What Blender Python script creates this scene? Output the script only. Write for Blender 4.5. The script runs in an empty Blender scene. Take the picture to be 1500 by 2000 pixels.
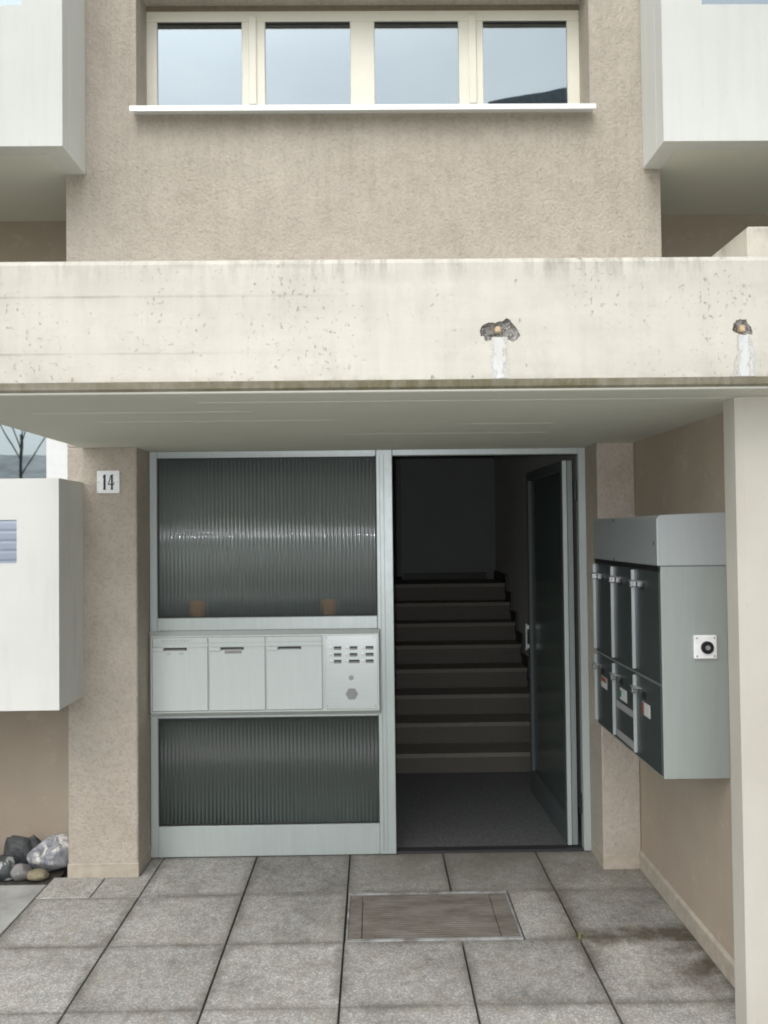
import bpy, bmesh, math, random
from mathutils import Vector, Matrix, noise
random.seed(7)
scene = bpy.context.scene
R = math.radians

# ------------------------------------------------------------------ camera
F_PX, PITCH, YAW, ROLL = 1685.145, 0.023056, 0.012501, 0.011323
CAM = Vector((0.143805, -4.691516, 1.736114))
fw = Vector((math.sin(YAW)*math.cos(PITCH), math.cos(YAW)*math.cos(PITCH), math.sin(PITCH)))
rt0 = Vector((math.cos(YAW), -math.sin(YAW), 0)); up0 = rt0.cross(fw)
c_, s_ = math.cos(ROLL), math.sin(ROLL)
rt = c_*rt0 - s_*up0; up = s_*rt0 + c_*up0
cam_data = bpy.data.cameras.new('camera'); cam = bpy.data.objects.new('camera', cam_data)
scene.collection.objects.link(cam)
cam.matrix_world = Matrix(((rt.x, up.x, -fw.x, CAM.x), (rt.y, up.y, -fw.y, CAM.y), (rt.z, up.z, -fw.z, CAM.z), (0, 0, 0, 1)))
cam_data.sensor_fit = 'VERTICAL'; cam_data.sensor_height = 24.0; cam_data.lens = F_PX/2000*24.0
cam_data.clip_start = 0.05; cam_data.clip_end = 500
scene.camera = cam

# ------------------------------------------------------------------ sky, sun, exposure
SUN_EL, SUN_ROT = R(52), R(196)
world = bpy.data.worlds.new('World'); scene.world = world; world.use_nodes = True
nt = world.node_tree; nt.nodes.clear()
sky = nt.nodes.new('ShaderNodeTexSky'); sky.sky_type = 'NISHITA'; sky.sun_disc = False
sky.sun_elevation = SUN_EL; sky.sun_rotation = SUN_ROT; sky.air_density = 1.0; sky.dust_density = 4.0; sky.ozone_density = 1.0
hs = nt.nodes.new('ShaderNodeHueSaturation'); hs.inputs['Saturation'].default_value = 0.37
nt.links.new(sky.outputs[0], hs.inputs['Color'])
tc = nt.nodes.new('ShaderNodeTexCoord'); mp = nt.nodes.new('ShaderNodeMapping'); mp.inputs['Scale'].default_value = (1.0, 1.0, 2.2)
nt.links.new(tc.outputs['Generated'], mp.inputs[0])
cl = nt.nodes.new('ShaderNodeTexNoise'); cl.inputs['Scale'].default_value = 2.3; cl.inputs['Detail'].default_value = 5
nt.links.new(mp.outputs[0], cl.inputs['Vector'])
cr = nt.nodes.new('ShaderNodeValToRGB'); cr.color_ramp.elements[0].position = .3; cr.color_ramp.elements[1].position = .75
cr.color_ramp.elements[0].color = (.80, .83, .87, 1); cr.color_ramp.elements[1].color = (1.12, 1.12, 1.10, 1)
nt.links.new(cl.outputs[0], cr.inputs[0])
mx = nt.nodes.new('ShaderNodeMix'); mx.data_type = 'RGBA'; mx.blend_type = 'MULTIPLY'; mx.inputs[0].default_value = 1
nt.links.new(hs.outputs[0], mx.inputs[6]); nt.links.new(cr.outputs[0], mx.inputs[7])
bg = nt.nodes.new('ShaderNodeBackground'); bg.inputs['Strength'].default_value = 0.15
wo = nt.nodes.new('ShaderNodeOutputWorld')
nt.links.new(mx.outputs[2], bg.inputs['Color']); nt.links.new(bg.outputs[0], wo.inputs['Surface'])

sl = bpy.data.lights.new('sun', 'SUN'); sl.energy = 1.15; sl.angle = R(130); sl.color = (1, .97, .92)
sun = bpy.data.objects.new('sun', sl); scene.collection.objects.link(sun)
sd = Vector((math.sin(SUN_ROT)*math.cos(SUN_EL), math.cos(SUN_ROT)*math.cos(SUN_EL), math.sin(SUN_EL)))
sun.rotation_euler = (-sd).to_track_quat('-Z', 'Y').to_euler(); sun.location = sd*30
# the camera's own flash: the photograph shows its glints on the ribbed glass
fl = bpy.data.lights.new('camera_flash', 'POINT'); fl.energy = 140; fl.shadow_soft_size = 0.012; fl.color = (.95, .92, 1)
flo = bpy.data.objects.new('camera_flash', fl); scene.collection.objects.link(flo); flo.location = CAM + up*0.03 - rt*0.04 - fw*0.03

vs = scene.view_settings
vs.view_transform = 'Standard'; vs.look = 'None'; vs.gamma = 1; vs.use_curve_mapping = False; vs.exposure = 0.42
scene.render.engine = 'CYCLES'
cy = scene.cycles
cy.use_denoising = True; cy.max_bounces = 10; cy.diffuse_bounces = 6; cy.glossy_bounces = 4; cy.transmission_bounces = 8; cy.transparent_max_bounces = 10
cy.sample_clamp_indirect = 6; cy.caustics_refractive = True; cy.caustics_reflective = False
cy.pixel_filter_type = 'BLACKMAN_HARRIS'; cy.filter_width = 1.9

# ------------------------------------------------------------------ material helper
class M:
    def __init__(s, name, rough=.6, metallic=0, spec=.5):
        s.m = bpy.data.materials.new(name); s.m.use_nodes = True
        s.t = s.m.node_tree; s.N = s.t.nodes; s.N.clear()
        s.out = s.N.new('ShaderNodeOutputMaterial'); s.b = s.N.new('ShaderNodeBsdfPrincipled')
        s.t.links.new(s.b.outputs[0], s.out.inputs[0])
        s.b.inputs['Roughness'].default_value = rough; s.b.inputs['Metallic'].default_value = metallic
        s.b.inputs['Specular IOR Level'].default_value = spec
        g = s.N.new('ShaderNodeNewGeometry'); s.pos = g.outputs['Position']; s.geo = g
        s._bump = None
    def L(s, a, b): s.t.links.new(a, b)
    def put(s, v, sock):
        if isinstance(v, bpy.types.NodeSocket): s.L(v, sock)
        elif isinstance(v, (tuple, list)): sock.default_value = tuple(v) if len(v) == len(sock.default_value) else tuple(v)+(1,)
        else: sock.default_value = v
    def obj(s):
        n = s.N.new('ShaderNodeTexCoord'); return n.outputs['Object']
    def scaled(s, vec, sc):
        n = s.N.new('ShaderNodeMapping'); n.inputs['Scale'].default_value = sc; s.L(vec, n.inputs[0]); return n.outputs[0]
    def noise(s, scale, detail=3, rough=.55, vec=None, dist=0):
        n = s.N.new('ShaderNodeTexNoise'); n.inputs['Scale'].default_value = scale; n.inputs['Detail'].default_value = detail
        n.inputs['Roughness'].default_value = rough; n.inputs['Distortion'].default_value = dist
        s.L(vec or s.pos, n.inputs['Vector']); return n.outputs[0]
    def voro(s, scale, vec=None, feature='F1', out='Distance'):
        n = s.N.new('ShaderNodeTexVoronoi'); n.feature = feature; n.inputs['Scale'].default_value = scale
        s.L(vec or s.pos, n.inputs['Vector']); return n.outputs[out]
    def ramp(s, f, pts):
        n = s.N.new('ShaderNodeValToRGB'); e = n.color_ramp.elements
        while len(e) < len(pts): e.new(.5)
        for i, (p, c) in enumerate(pts):
            e[i].position = p; e[i].color = (c, c, c, 1) if not isinstance(c, (tuple, list)) else tuple(c)+(1,)
        s.L(f, n.inputs[0]); return n.outputs[0]
    def mix(s, f, a, b, mode='MIX'):
        n = s.N.new('ShaderNodeMix'); n.data_type = 'RGBA'; n.blend_type = mode
        s.put(f, n.inputs[0]); s.put(a, n.inputs[6]); s.put(b, n.inputs[7]); return n.outputs[2]
    def math(s, op, a, b=0, clamp=False):
        n = s.N.new('ShaderNodeMath'); n.operation = op; n.use_clamp = clamp
        s.put(a, n.inputs[0]); s.put(b, n.inputs[1]); return n.outputs[0]
    def sep(s, v):
        n = s.N.new('ShaderNodeSeparateXYZ'); s.L(v, n.inputs[0]); return n.outputs
    def rnd(s):
        n = s.N.new('ShaderNodeObjectInfo'); return n.outputs['Random']
    def col(s, c): s.put(c, s.b.inputs['Base Color']); return s
    def rough(s, r): s.put(r, s.b.inputs['Roughness']); return s
    def bump(s, h, dist, strength=1):
        n = s.N.new('ShaderNodeBump'); n.inputs['Distance'].default_value = dist; n.inputs['Strength'].default_value = strength
        s.L(h, n.inputs['Height'])
        if s._bump: s.L(s._bump, n.inputs['Normal'])
        s._bump = n.outputs[0]; s.L(s._bump, s.b.inputs['Normal']); return s

def near(m, v, c, w):   # 1 at v=c, falling to 0 at distance w
    return m.math('SUBTRACT', 1, m.math('DIVIDE', m.math('ABSOLUTE', m.math('SUBTRACT', v, c)), w), True)

def simple(name, c, rough=.6, metallic=0, var=.06, scale=30, bump=.0004, bs=200, spec=.5):
    m = M(name, rough, metallic, spec)
    n = m.noise(scale, 4)
    lo = tuple(x*(1-var) for x in c); hi = tuple(min(1, x*(1+var)) for x in c)
    m.col(m.mix(m.ramp(n, [(.3, 0), (.7, 1)]), lo, hi))
    if bump: m.bump(m.noise(bs, 3), bump, .6)
    return m.m

MAT = {}
# rough-cast render of the bay and the pillars
m = M('rough_render', .92, spec=.2)
n1 = m.noise(62, 3, .65); n2 = m.noise(2.2, 4); v1 = m.voro(80); n3 = m.noise(190, 2)
base = m.mix(m.ramp(n2, [(.35, 0), (.65, 1)]), (.455, .412, .345), (.50, .456, .385))
base = m.mix(m.math('MULTIPLY', m.ramp(n1, [(.30, 1), (.54, 0)]), .62), base, (.35, .305, .25))
base = m.mix(m.math('MULTIPLY', m.ramp(n3, [(.55, 0), (.72, 1)]), .4), base, (.55, .50, .43))
px, py, pz = m.sep(m.pos)
run = m.math('MULTIPLY', m.ramp(m.noise(5, 5, .65, m.scaled(m.pos, (4, 1, .22))), [(.47, 0), (.68, 1)]), m.math('DIVIDE', m.math('SUBTRACT', pz, 2.7), 1.2, True))
base = m.mix(m.math('MULTIPLY', run, .30), base, (.30, .265, .22))
base = m.mix(1, base, m.ramp(m.noise(14, 4, .65, dist=.4), [(.33, .93), (.5, 1), (.68, 1.05)]), 'MULTIPLY')
base = m.mix(m.math('MULTIPLY', m.ramp(m.noise(1.1, 5, .65), [(.45, 0), (.68, 1)]), .30), base, (.55, .505, .44))
base = m.mix(m.math('MULTIPLY', m.math('MULTIPLY', m.math('SUBTRACT', 1, m.math('DIVIDE', pz, .7), True), m.ramp(m.noise(6, 5, .65), [(.4, 0), (.62, 1)])), .35), base, (.36, .30, .23))
m.col(base); m.bump(n1, .009, .85); m.bump(v1, .004, .5); MAT['render'] = m.m
# smooth painted render: wing wall, lower left wall
m = M('smooth_render', .85, spec=.25)
n2 = m.noise(1.7, 5); n1 = m.noise(60, 4); px, py, pz = m.sep(m.pos)
base = m.mix(m.ramp(n2, [(.35, 0), (.68, 1)]), (.375, .32, .245), (.43, .375, .295))
low = m.math('MULTIPLY', m.math('SUBTRACT', 1, m.math('DIVIDE', pz, .55), True), m.ramp(m.noise(4.5, 5), [(.4, 0), (.62, 1)]))
base = m.mix(m.math('MULTIPLY', low, .5), base, (.40, .30, .23))
base = m.mix(m.math('MULTIPLY', m.ramp(m.noise(9, 6, .7), [(.57, 0), (.7, 1)]), .25), base, (.62, .57, .49))
m.col(base); m.bump(n1, .0015, .6); m.bump(m.noise(220, 2), .0006, .5); MAT['smooth'] = m.m
m = M('column_render', .85, spec=.25)
base = m.mix(m.ramp(m.noise(1.9, 5), [(.35, 0), (.66, 1)]), (.465, .45, .385), (.525, .51, .445))
base = m.mix(m.math('MULTIPLY', m.ramp(m.noise(30, 4, .6, m.scaled(m.pos, (1, 1, .6))), [(.66, 0), (.76, 1)]), .4), base, (.36, .33, .26))
m.col(base); m.bump(m.noise(60, 4), .0012, .6); MAT['column'] = m.m
# plinth paint
m = M('plinth_paint', .75); n1 = m.noise(20, 5)
m.col(m.mix(m.ramp(n1, [(.35, 0), (.62, 1)]), (.47, .425, .345), (.39, .345, .275))); m.bump(m.noise(70, 3), .0015, .6); MAT['plinth'] = m.m
# concrete of the canopy beam: cream, pitted, dark run-off under the top edge
def beam_concrete(name, clean, topz, boards):
    m = M(name, .88, spec=.25); px, py, pz = m.sep(m.pos)
    big = m.noise(2.6, 5, .6); streak = m.noise(5, 5, .6, m.scaled(m.pos, (5.5, 1, .55)))
    c = m.mix(m.ramp(big, [(.32, 0), (.66, 1)]), tuple(x*.90 for x in clean), clean)
    c = m.mix(m.math('MULTIPLY', m.ramp(streak, [(.46, 0), (.70, 1)]), .32), c, tuple(x*.74 for x in clean))
    # pits in clusters
    pit = m.ramp(m.noise(75, 3, .6, m.scaled(m.pos, (1, 1, .7))), [(.60, 0), (.72, 1)])
    clus = m.ramp(m.noise(3.4, 4, .65), [(.46, 0), (.66, 1)])
    pits = m.math('MULTIPLY', pit, clus)
    pit2 = m.ramp(m.noise(26, 2, .5, m.scaled(m.pos, (1.3, 1, .7))), [(.735, 0), (.79, 1)])
    pits = m.math('MAXIMUM', pits, pit2)
    if topz:
        d = m.math('SUBTRACT', topz, pz)
        run = m.math('MULTIPLY', m.ramp(m.noise(6, 5, .7, m.scaled(m.pos, (3.2, 1, .5))), [(.47, 0), (.66, 1)]), m.ramp(m.noise(2.1, 3), [(.40, .35), (.58, 1)]))
        f = m.math('MULTIPLY', m.math('SUBTRACT', 1, m.math('DIVIDE', d, .085), True), run)
        c = m.mix(m.math('MULTIPLY', f, .85), c, (.15, .14, .11))
        edge = m.math('MULTIPLY', near(m, d, .012, .02), m.math('MULTIPLY', m.ramp(m.noise(4, 5, .7, m.scaled(m.pos, (2, 1, .4))), [(.45, 0), (.60, 1)]), m.ramp(m.noise(1.7, 3), [(.45, .15), (.6, 1)])))
        c = m.mix(m.math('MULTIPLY', edge, .85), c, (.10, .095, .08))
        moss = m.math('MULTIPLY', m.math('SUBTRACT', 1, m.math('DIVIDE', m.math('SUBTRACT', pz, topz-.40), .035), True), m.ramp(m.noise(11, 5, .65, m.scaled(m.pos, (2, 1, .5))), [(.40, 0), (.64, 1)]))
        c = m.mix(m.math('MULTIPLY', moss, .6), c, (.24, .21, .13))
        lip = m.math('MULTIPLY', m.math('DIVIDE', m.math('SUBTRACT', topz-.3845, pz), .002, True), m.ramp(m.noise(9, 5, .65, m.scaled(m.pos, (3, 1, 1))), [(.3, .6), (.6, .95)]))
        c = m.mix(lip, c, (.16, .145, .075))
    soft = m.noise(1.4, 4, .6, m.scaled(m.pos, (.6, 1, 6)))
    c = m.mix(m.math('MULTIPLY', m.ramp(soft, [(.4, 0), (.62, 1)]), .35), c, tuple(min(.8, x*1.12) for x in clean))
    c = m.mix(m.math('MULTIPLY', m.ramp(m.noise(6, 6, .7), [(.48, 0), (.70, 1)]), .34), c, tuple(x*.66 for x in clean))
    for (z0, x1, w) in boards:
        wob = m.math('ADD', pz, m.math('MULTIPLY', m.math('SUBTRACT', m.noise(2.5, 3), .5), .006))
        ln = m.math('MULTIPLY', near(m, wob, z0, w), m.math('DIVIDE', m.math('SUBTRACT', x1, px), .8, True))
        ln = m.math('MULTIPLY', ln, m.ramp(m.noise(6, 4), [(.36, .15), (.6, 1)]))
        c = m.mix(m.math('MULTIPLY', ln, .6), c, (.25, .22, .16))
    c = m.mix(m.math('MULTIPLY', pits, .58), c, (.27, .24, .18))
    m.col(c); m.bump(m.noise(35, 5, .6), .0018, .7); m.bump(m.math('SUBTRACT', 1, pits), .004, .8)
    return m.m
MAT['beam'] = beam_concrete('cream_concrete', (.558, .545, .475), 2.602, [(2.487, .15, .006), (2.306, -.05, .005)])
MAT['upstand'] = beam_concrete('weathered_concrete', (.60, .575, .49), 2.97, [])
# soffit and balcony undersides
m = M('soffit_paint', .8, spec=.3); px, py, pz = m.sep(m.pos)
n2 = m.noise(1.3, 5)
c = m.mix(m.ramp(n2, [(.35, 0), (.65, 1)]), (.68, .69, .60), (.73, .74, .65))
m.col(c); m.bump(m.noise(9, 4, .6, m.scaled(m.pos, (.25, 4, 1))), .002, .5); m.bump(m.noise(130, 3), .0008, .6); MAT['soffit'] = m.m
# white balcony concrete
m = M('balcony_concrete', .85, spec=.25)
streak = m.noise(4, 5, .6, m.scaled(m.pos, (5, 5, .3))); big = m.noise(1.2, 4)
c = m.mix(m.ramp(big, [(.3, 0), (.7, 1)]), (.62, .635, .605), (.69, .705, .675))
c = m.mix(m.math('MULTIPLY', m.ramp(streak, [(.48, 0), (.72, 1)]), .28), c, (.55, .56, .53))
c = m.mix(m.math('MULTIPLY', m.ramp(m.noise(16, 6, .75, m.scaled(m.pos, (2, 2, .4))), [(.60, 0), (.75, 1)]), .35), c, (.42, .42, .39))
m.col(c); m.bump(m.noise(90, 3), .0009, .6); MAT['balcony'] = m.m
m = M('parapet_concrete', .85, spec=.25)
c0 = m.noise(3, 6, .65, m.scaled(m.pos, (3, 3, .5)))
c = m.mix(m.ramp(m.noise(1.5, 5), [(.3, 0), (.7, 1)]), (.665, .675, .64), (.73, .74, .705))
c = m.mix(m.math('MULTIPLY', m.ramp(m.noise(20, 5, .7, m.scaled(m.pos, (1, 1, .6))), [(.64, 0), (.75, 1)]), .35), c, (.44, .42, .36))
c = m.mix(m.math('MULTIPLY', m.ramp(c0, [(.48, 0), (.70, 1)]), .3), c, (.50, .495, .45))
m.col(c); m.bump(m.noise(90, 3), .0009, .6); MAT['parapet'] = m.m
m = M('spalled_concrete', .95, spec=.15); cell = m.voro(190, out='Color'); cs = m.N.new('ShaderNodeSeparateColor'); m.L(cell, cs.inputs[0]); d = m.voro(190)
c = m.ramp(cs.outputs[0], [(0, (.13, .13, .12)), (.5, (.30, .30, .28)), (.85, (.50, .49, .46))])
c = m.mix(m.ramp(d, [(.35, 0), (.6, 1)]), c, (.14, .135, .12)); c = m.mix(m.ramp(m.noise(40, 4), [(.42, 0), (.65, 1)]), c, (.42, .41, .38))
m.col(c); m.bump(d, .004, -.9); m.bump(m.noise(90, 4), .004, .8); MAT['dark_concrete'] = m.m
m = M('lime_streak', .8); px, py, pz = m.sep(m.pos)
c = m.mix(m.ramp(m.noise(22, 5, .65, m.scaled(m.pos, (3, 1, .45))), [(.38, 0), (.60, 1)]), (.70, .72, .715), (.63, .625, .57))
d1 = m.math('DIVIDE', m.math('ABSOLUTE', m.math('SUBTRACT', px, .549)), .0285)
hw2 = m.math('ADD', .026, m.math('MULTIPLY', m.math('SUBTRACT', 2.353, pz), .125))
d2 = m.math('DIVIDE', m.math('ABSOLUTE', m.math('SUBTRACT', px, 1.3285)), hw2)
d = m.math('MINIMUM', d1, d2)
a = m.math('ADD', m.math('SUBTRACT', 1.15, d), m.math('MULTIPLY', m.math('SUBTRACT', m.noise(45, 6, .7, m.scaled(m.pos, (1.6, 1, .5))), .5), 3.4))
m.put(m.ramp(a, [(.10, 0), (.80, .80)]), m.b.inputs['Alpha'])
m.col(c); MAT['lime'] = m.m
MAT['peg'] = simple('rusty_peg', (.52, .40, .25), .8, var=.25, scale=150)
MAT['ridge'] = simple('soffit_ridge', (.74, .75, .66), .8)
# metals
def alu(name, c, rough, metallic, streak=.03, dirt=.06):
    m = M(name, rough, metallic); n = m.noise(9, 4, .6, m.scaled(m.pos, (6, 6, .5))); g = m.noise(26, 4, .6)
    k = m.mix(m.ramp(n, [(.35, 0), (.65, 1)]), tuple(x*(1-streak) for x in c), tuple(x*(1+streak) for x in c))
    k = m.mix(m.math('MULTIPLY', m.ramp(g, [(.6, 0), (.75, 1)]), dirt), k, tuple(x*.7 for x in c))
    m.col(k); m.rough(m.ramp(g, [(.3, rough*.95), (.7, min(1, rough*1.05))])); return m.m
MAT['alu'] = alu('anodised_aluminium', (.52, .585, .565), .42, .4)
MAT['alu_cab'] = alu('cabinet_aluminium', (.45, .50, .475), .40, .55, .02)
MAT['hood'] = alu('hood_aluminium', (.50, .545, .545), .36, .45, .02)
m = M('brushed_steel', .30, .6); n = m.noise(30, 4, .6, m.scaled(m.pos, (.5, 1, 12)))
m.col(m.mix(m.ramp(n, [(.3, 0), (.7, 1)]), (.66, .72, .715), (.73, .79, .785))); MAT['steel'] = m.m
MAT['chrome'] = simple('bright_metal', (.75, .77, .77), .25, .9, bump=0)
MAT['lbox'] = alu('letterbox_paint', (.66, .725, .70), .42, .08, .02)
MAT['lframe'] = alu('letterbox_frame_metal', (.72, .77, .74), .35, .25, .02)
MAT['cabdim'] = alu('dull_aluminium', (.26, .30, .295), .5, .3)
MAT['leaf'] = alu('leaf_shaded_aluminium', (.075, .09, .088), .6, .15)  # unlit look of the open leaf, put into a darker metal colour
MAT['anthracite'] = alu('anthracite_paint', (.055, .068, .066), .38, .2)
MAT['black'] = simple('black_plastic', (.012, .012, .013), .4, bump=0)
MAT['slot'] = simple('name_slot_dark', (.03, .03, .03), .3, bump=0)
MAT['card'] = simple('name_card', (.30, .30, .30), .5, bump=0)
MAT['grille'] = simple('grille_grey', (.33, .35, .35), .5, .4, bump=0)
MAT['white_plastic'] = simple('white_plastic', (.78, .80, .78), .35, bump=0)
MAT['white'] = simple('white_sticker', (.55, .58, .56), .4, bump=0)
MAT['enamel'] = simple('white_enamel', (.84, .87, .86), .25, bump=0)
MAT['ink'] = simple('black_enamel', (.012, .014, .025), .3, bump=0)
MAT['red'] = simple('red_print', (.26, .07, .06), .5, bump=0)
MAT['green'] = simple('green_print', (.02, .22, .12), .5, bump=0)
MAT['orange_print'] = simple('orange_print', (.27, .11, .06), .5, bump=0)
MAT['orange'] = simple('orange_glaze', (.95, .30, .03), .35, var=.1, bump=0)
MAT['cream_frame'] = simple('cream_window_paint', (.78, .76, .65), .45, var=.03, scale=6, bump=.0003)
MAT['white_frame'] = simple('white_window_paint', (.80, .82, .81), .45, var=.03, bump=0)
MAT['sill'] = alu('window_sill_metal', (.80, .82, .82), .35, .3, .02)
MAT['rubber'] = simple('dark_seal', (.035, .035, .036), .6, bump=0)
MAT['slat'] = simple('shutter_slat', (.42, .48, .58), .5, var=.06, scale=5, bump=0)
# glass
def pane_glass(name, refl, tint):
    m = M(name, .02); m.N.remove(m.b)
    tr = m.N.new('ShaderNodeBsdfTransparent'); tr.inputs[0].default_value = tint+(1,)
    gl = m.N.new('ShaderNodeBsdfGlossy'); gl.inputs['Roughness'].default_value = .015; gl.inputs['Color'].default_value = (.84, .95, 1, 1)
    fr = m.N.new('ShaderNodeFresnel'); fr.inputs[0].default_value = 1.5
    f = m.math('ADD', m.math('MULTIPLY', fr.outputs[0], 1.6), refl, True)
    bp = m.N.new('ShaderNodeBump'); bp.inputs['Distance'].default_value = .004; bp.inputs['Strength'].default_value = .12
    m.L(m.noise(2.2, 2), bp.inputs['Height']); m.L(bp.outputs[0], gl.inputs['Normal'])
    ms = m.N.new('ShaderNodeMixShader'); m.L(f, ms.inputs[0]); m.L(tr.outputs[0], ms.inputs[1]); m.L(gl.outputs[0], ms.inputs[2])
    m.L(ms.outputs[0], m.out.inputs[0]); return m.m
MAT['glass_low'] = pane_glass('clear_window_glass', .26, (.40, .46, .48))
MAT['glass'] = pane_glass('coated_window_glass', .195, (.40, .46, .48))
def ribbed_glass(name, c, tr, coat):
    m = M(name, .27 if coat else .42, spec=.4 if coat else .12); m.b.inputs['Coat Weight'].default_value = coat; m.b.inputs['Coat Roughness'].default_value = .052
    m.b.inputs['Transmission Weight'].default_value = tr; m.b.inputs['IOR'].default_value = 1.5
    m.col(c)
    if coat > .3: m.bump(m.noise(40, 1, .5, m.scaled(m.pos, (.6, 1, 1.6))), .0005, .3)
    return m.m
MAT['ribbed'] = ribbed_glass('ribbed_glass', (.70, .80, .77), .88, 1.0)
MAT['ribbed_low'] = ribbed_glass('dimmed_ribbed_glass', (.50, .58, .52), .93, .0)  # lower pane's dimmer reflections put into a darker colour without coat
m = M('door_glass', .18, spec=.5); m.b.inputs['Transmission Weight'].default_value = .5; m.col((.10, .135, .12)); m.bump(m.noise(120, 2), .0008, .4); MAT['door_glass'] = m.m
# paving
def paving(name, dark, light, joint_dirt=True):
    m = M(name, .85, spec=.3); px, py, pz = m.sep(m.pos)
    cell = m.voro(115, out='Color'); cs = m.N.new('ShaderNodeSeparateColor'); m.L(cell, cs.inputs[0]); d = m.voro(115)
    g = m.ramp(cs.outputs[0], [(0, dark), (.45, tuple((a+b)/2 for a, b in zip(dark, light))), (.82, light), (.97, tuple(min(1, x*1.25) for x in light))])
    g = m.mix(m.ramp(d, [(.35, 0), (.62, 1)]), g, tuple(x*.55 for x in dark))
    fine = m.noise(260, 3, .6); g = m.mix(.52, g, m.ramp(fine, [(.3, tuple(x*.8 for x in dark)), (.7, light)]))
    warm = m.ramp(cs.outputs[1], [(.8, 0), (.9, 1)]); g = m.mix(m.math('MULTIPLY', warm, .3), g, (.34, .25, .15))
    mid = m.noise(24, 4, .65, m.scaled(m.pos, (1, .8, 1))); g = m.mix(1, g, m.ramp(mid, [(.33, .80), (.5, 1), (.68, 1.12)]), 'MULTIPLY')
    g = m.mix(m.math('MULTIPLY', m.ramp(m.noise(7, 5, .65), [(.48, 0), (.66, 1)]), .28), g, (.27, .235, .17))
    r = m.rnd(); g = m.mix(1, g, m.ramp(r, [(0, .84), (1, 1.08)]), 'MULTIPLY')
    blot = m.noise(3.2, 5, .62); g = m.mix(1, g, m.ramp(blot, [(.32, .70), (.48, .94), (.7, 1.08)]), 'MULTIPLY')
    if joint_dirt:
        ox, oy, oz = m.sep(m.obj())
        e = m.math('SUBTRACT', .25, m.math('MAXIMUM', m.math('ABSOLUTE', ox), m.math('ABSOLUTE', oy)))
        f = m.math('MULTIPLY', m.math('SUBTRACT', 1, m.math('DIVIDE', e, .045), True), m.ramp(m.noise(5, 5, .65), [(.32, .15), (.62, 1)]))
        g = m.mix(m.math('MULTIPLY', f, .72), g, (.105, .095, .075))
        rim = m.math('SUBTRACT', 1, m.math('DIVIDE', e, .009), True)
        g = m.mix(m.math('MULTIPLY', rim, .6), g, (.10, .092, .075))
        # damp grime along the joint that runs off the wing wall, and in the wall's corner
        wob = m.math('MULTIPLY', m.math('SUBTRACT', m.noise(5, 4), .5), .10)
        yy = m.math('ADD', py, wob); xx = m.math('ADD', px, wob)
        on = m.math('DIVIDE', m.math('SUBTRACT', px, .93), .12, True)
        j1 = m.math('MULTIPLY', m.ramp(near(m, yy, -.975, .11), [(0, 0), (.6, 1)]), on); j2 = m.math('MULTIPLY', near(m, xx, 1.0, .10), m.math('MULTIPLY', m.math('DIVIDE', m.math('SUBTRACT', -.42, py), .1, True), m.math('DIVIDE', m.math('ADD', py, 1.45), .3, True)))
        j3 = m.math('MULTIPLY', m.math('DIVIDE', m.math('SUBTRACT', m.math('ADD', px, wob), 1.18), .26, True), m.math('MULTIPLY', m.math('DIVIDE', m.math('SUBTRACT', -.95, py), .15, True), m.math('DIVIDE', m.math('ADD', yy, 1.52), .22, True)))
        dm = m.math('MAXIMUM', m.math('MAXIMUM', j1, m.math('MULTIPLY', j2, .8)), j3)
        dm = m.math('MULTIPLY', dm, m.ramp(m.noise(8, 5, .65), [(.36, .25), (.56, 1)]))
        g = m.mix(m.math('MULTIPLY', dm, .9), g, (.075, .062, .042))
        # brown band by the door: dirt, plus shade put into the colour
        w1 = m.math('MULTIPLY', m.math('DIVIDE', m.math('ADD', py, .75), .7, True), m.math('DIVIDE', m.math('ADD', px, .2), .5, True))
        g = m.mix(m.math('MULTIPLY', w1, m.ramp(m.noise(4, 5, .6), [(.3, .25), (.62, .75)])), g, (.20, .185, .145))
    m.col(g); m.bump(d, .0035, -.8); m.bump(fine, .0012, .6); return m.m
MAT['slab'] = paving('exposed_aggregate', (.35, .345, .32), (.56, .555, .52))
MAT['slab_smooth'] = simple('smooth_paver_concrete', (.33, .335, .315), .85, var=.22, scale=7, bump=.001, bs=120)
MAT['bed'] = simple('joint_sand', (.035, .032, .026), .95, var=.3, scale=60)
MAT['soil'] = simple('dark_soil', (.055, .05, .04), .95, var=.4, scale=50, bump=.01, bs=60)
m = M('lawn_green', .9, spec=.2); m.col(m.mix(m.ramp(m.noise(1.1, 6, .65), [(.35, 0), (.65, 1)]), (.055, .085, .022), (.10, .135, .04))); m.bump(m.noise(60, 3), .02, .6); MAT['grass'] = m.m
MAT['asphalt'] = simple('asphalt', (.06, .06, .062), .9, var=.2, scale=20, bump=.003, bs=90)
# mat
m = M('mat_brown', .95, spec=.1); px, py, pz = m.sep(m.pos)
g = m.mix(m.ramp(m.noise(5, 6, .7, m.scaled(m.pos, (1, 2.5, 1))), [(.3, 0), (.7, 1)]), (.11, .095, .078), (.225, .21, .185))
m.col(g); m.bump(m.noise(300, 3), .002, .7); MAT['mat'] = m.m
m = M('mat_frame_metal', .6, .25); n = m.ramp(m.noise(9, 5, .65), [(.36, 0), (.58, 1)])
m.col(m.mix(n, (.19, .17, .145), (.40, .42, .41))); MAT['matframe'] = m.m
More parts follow.
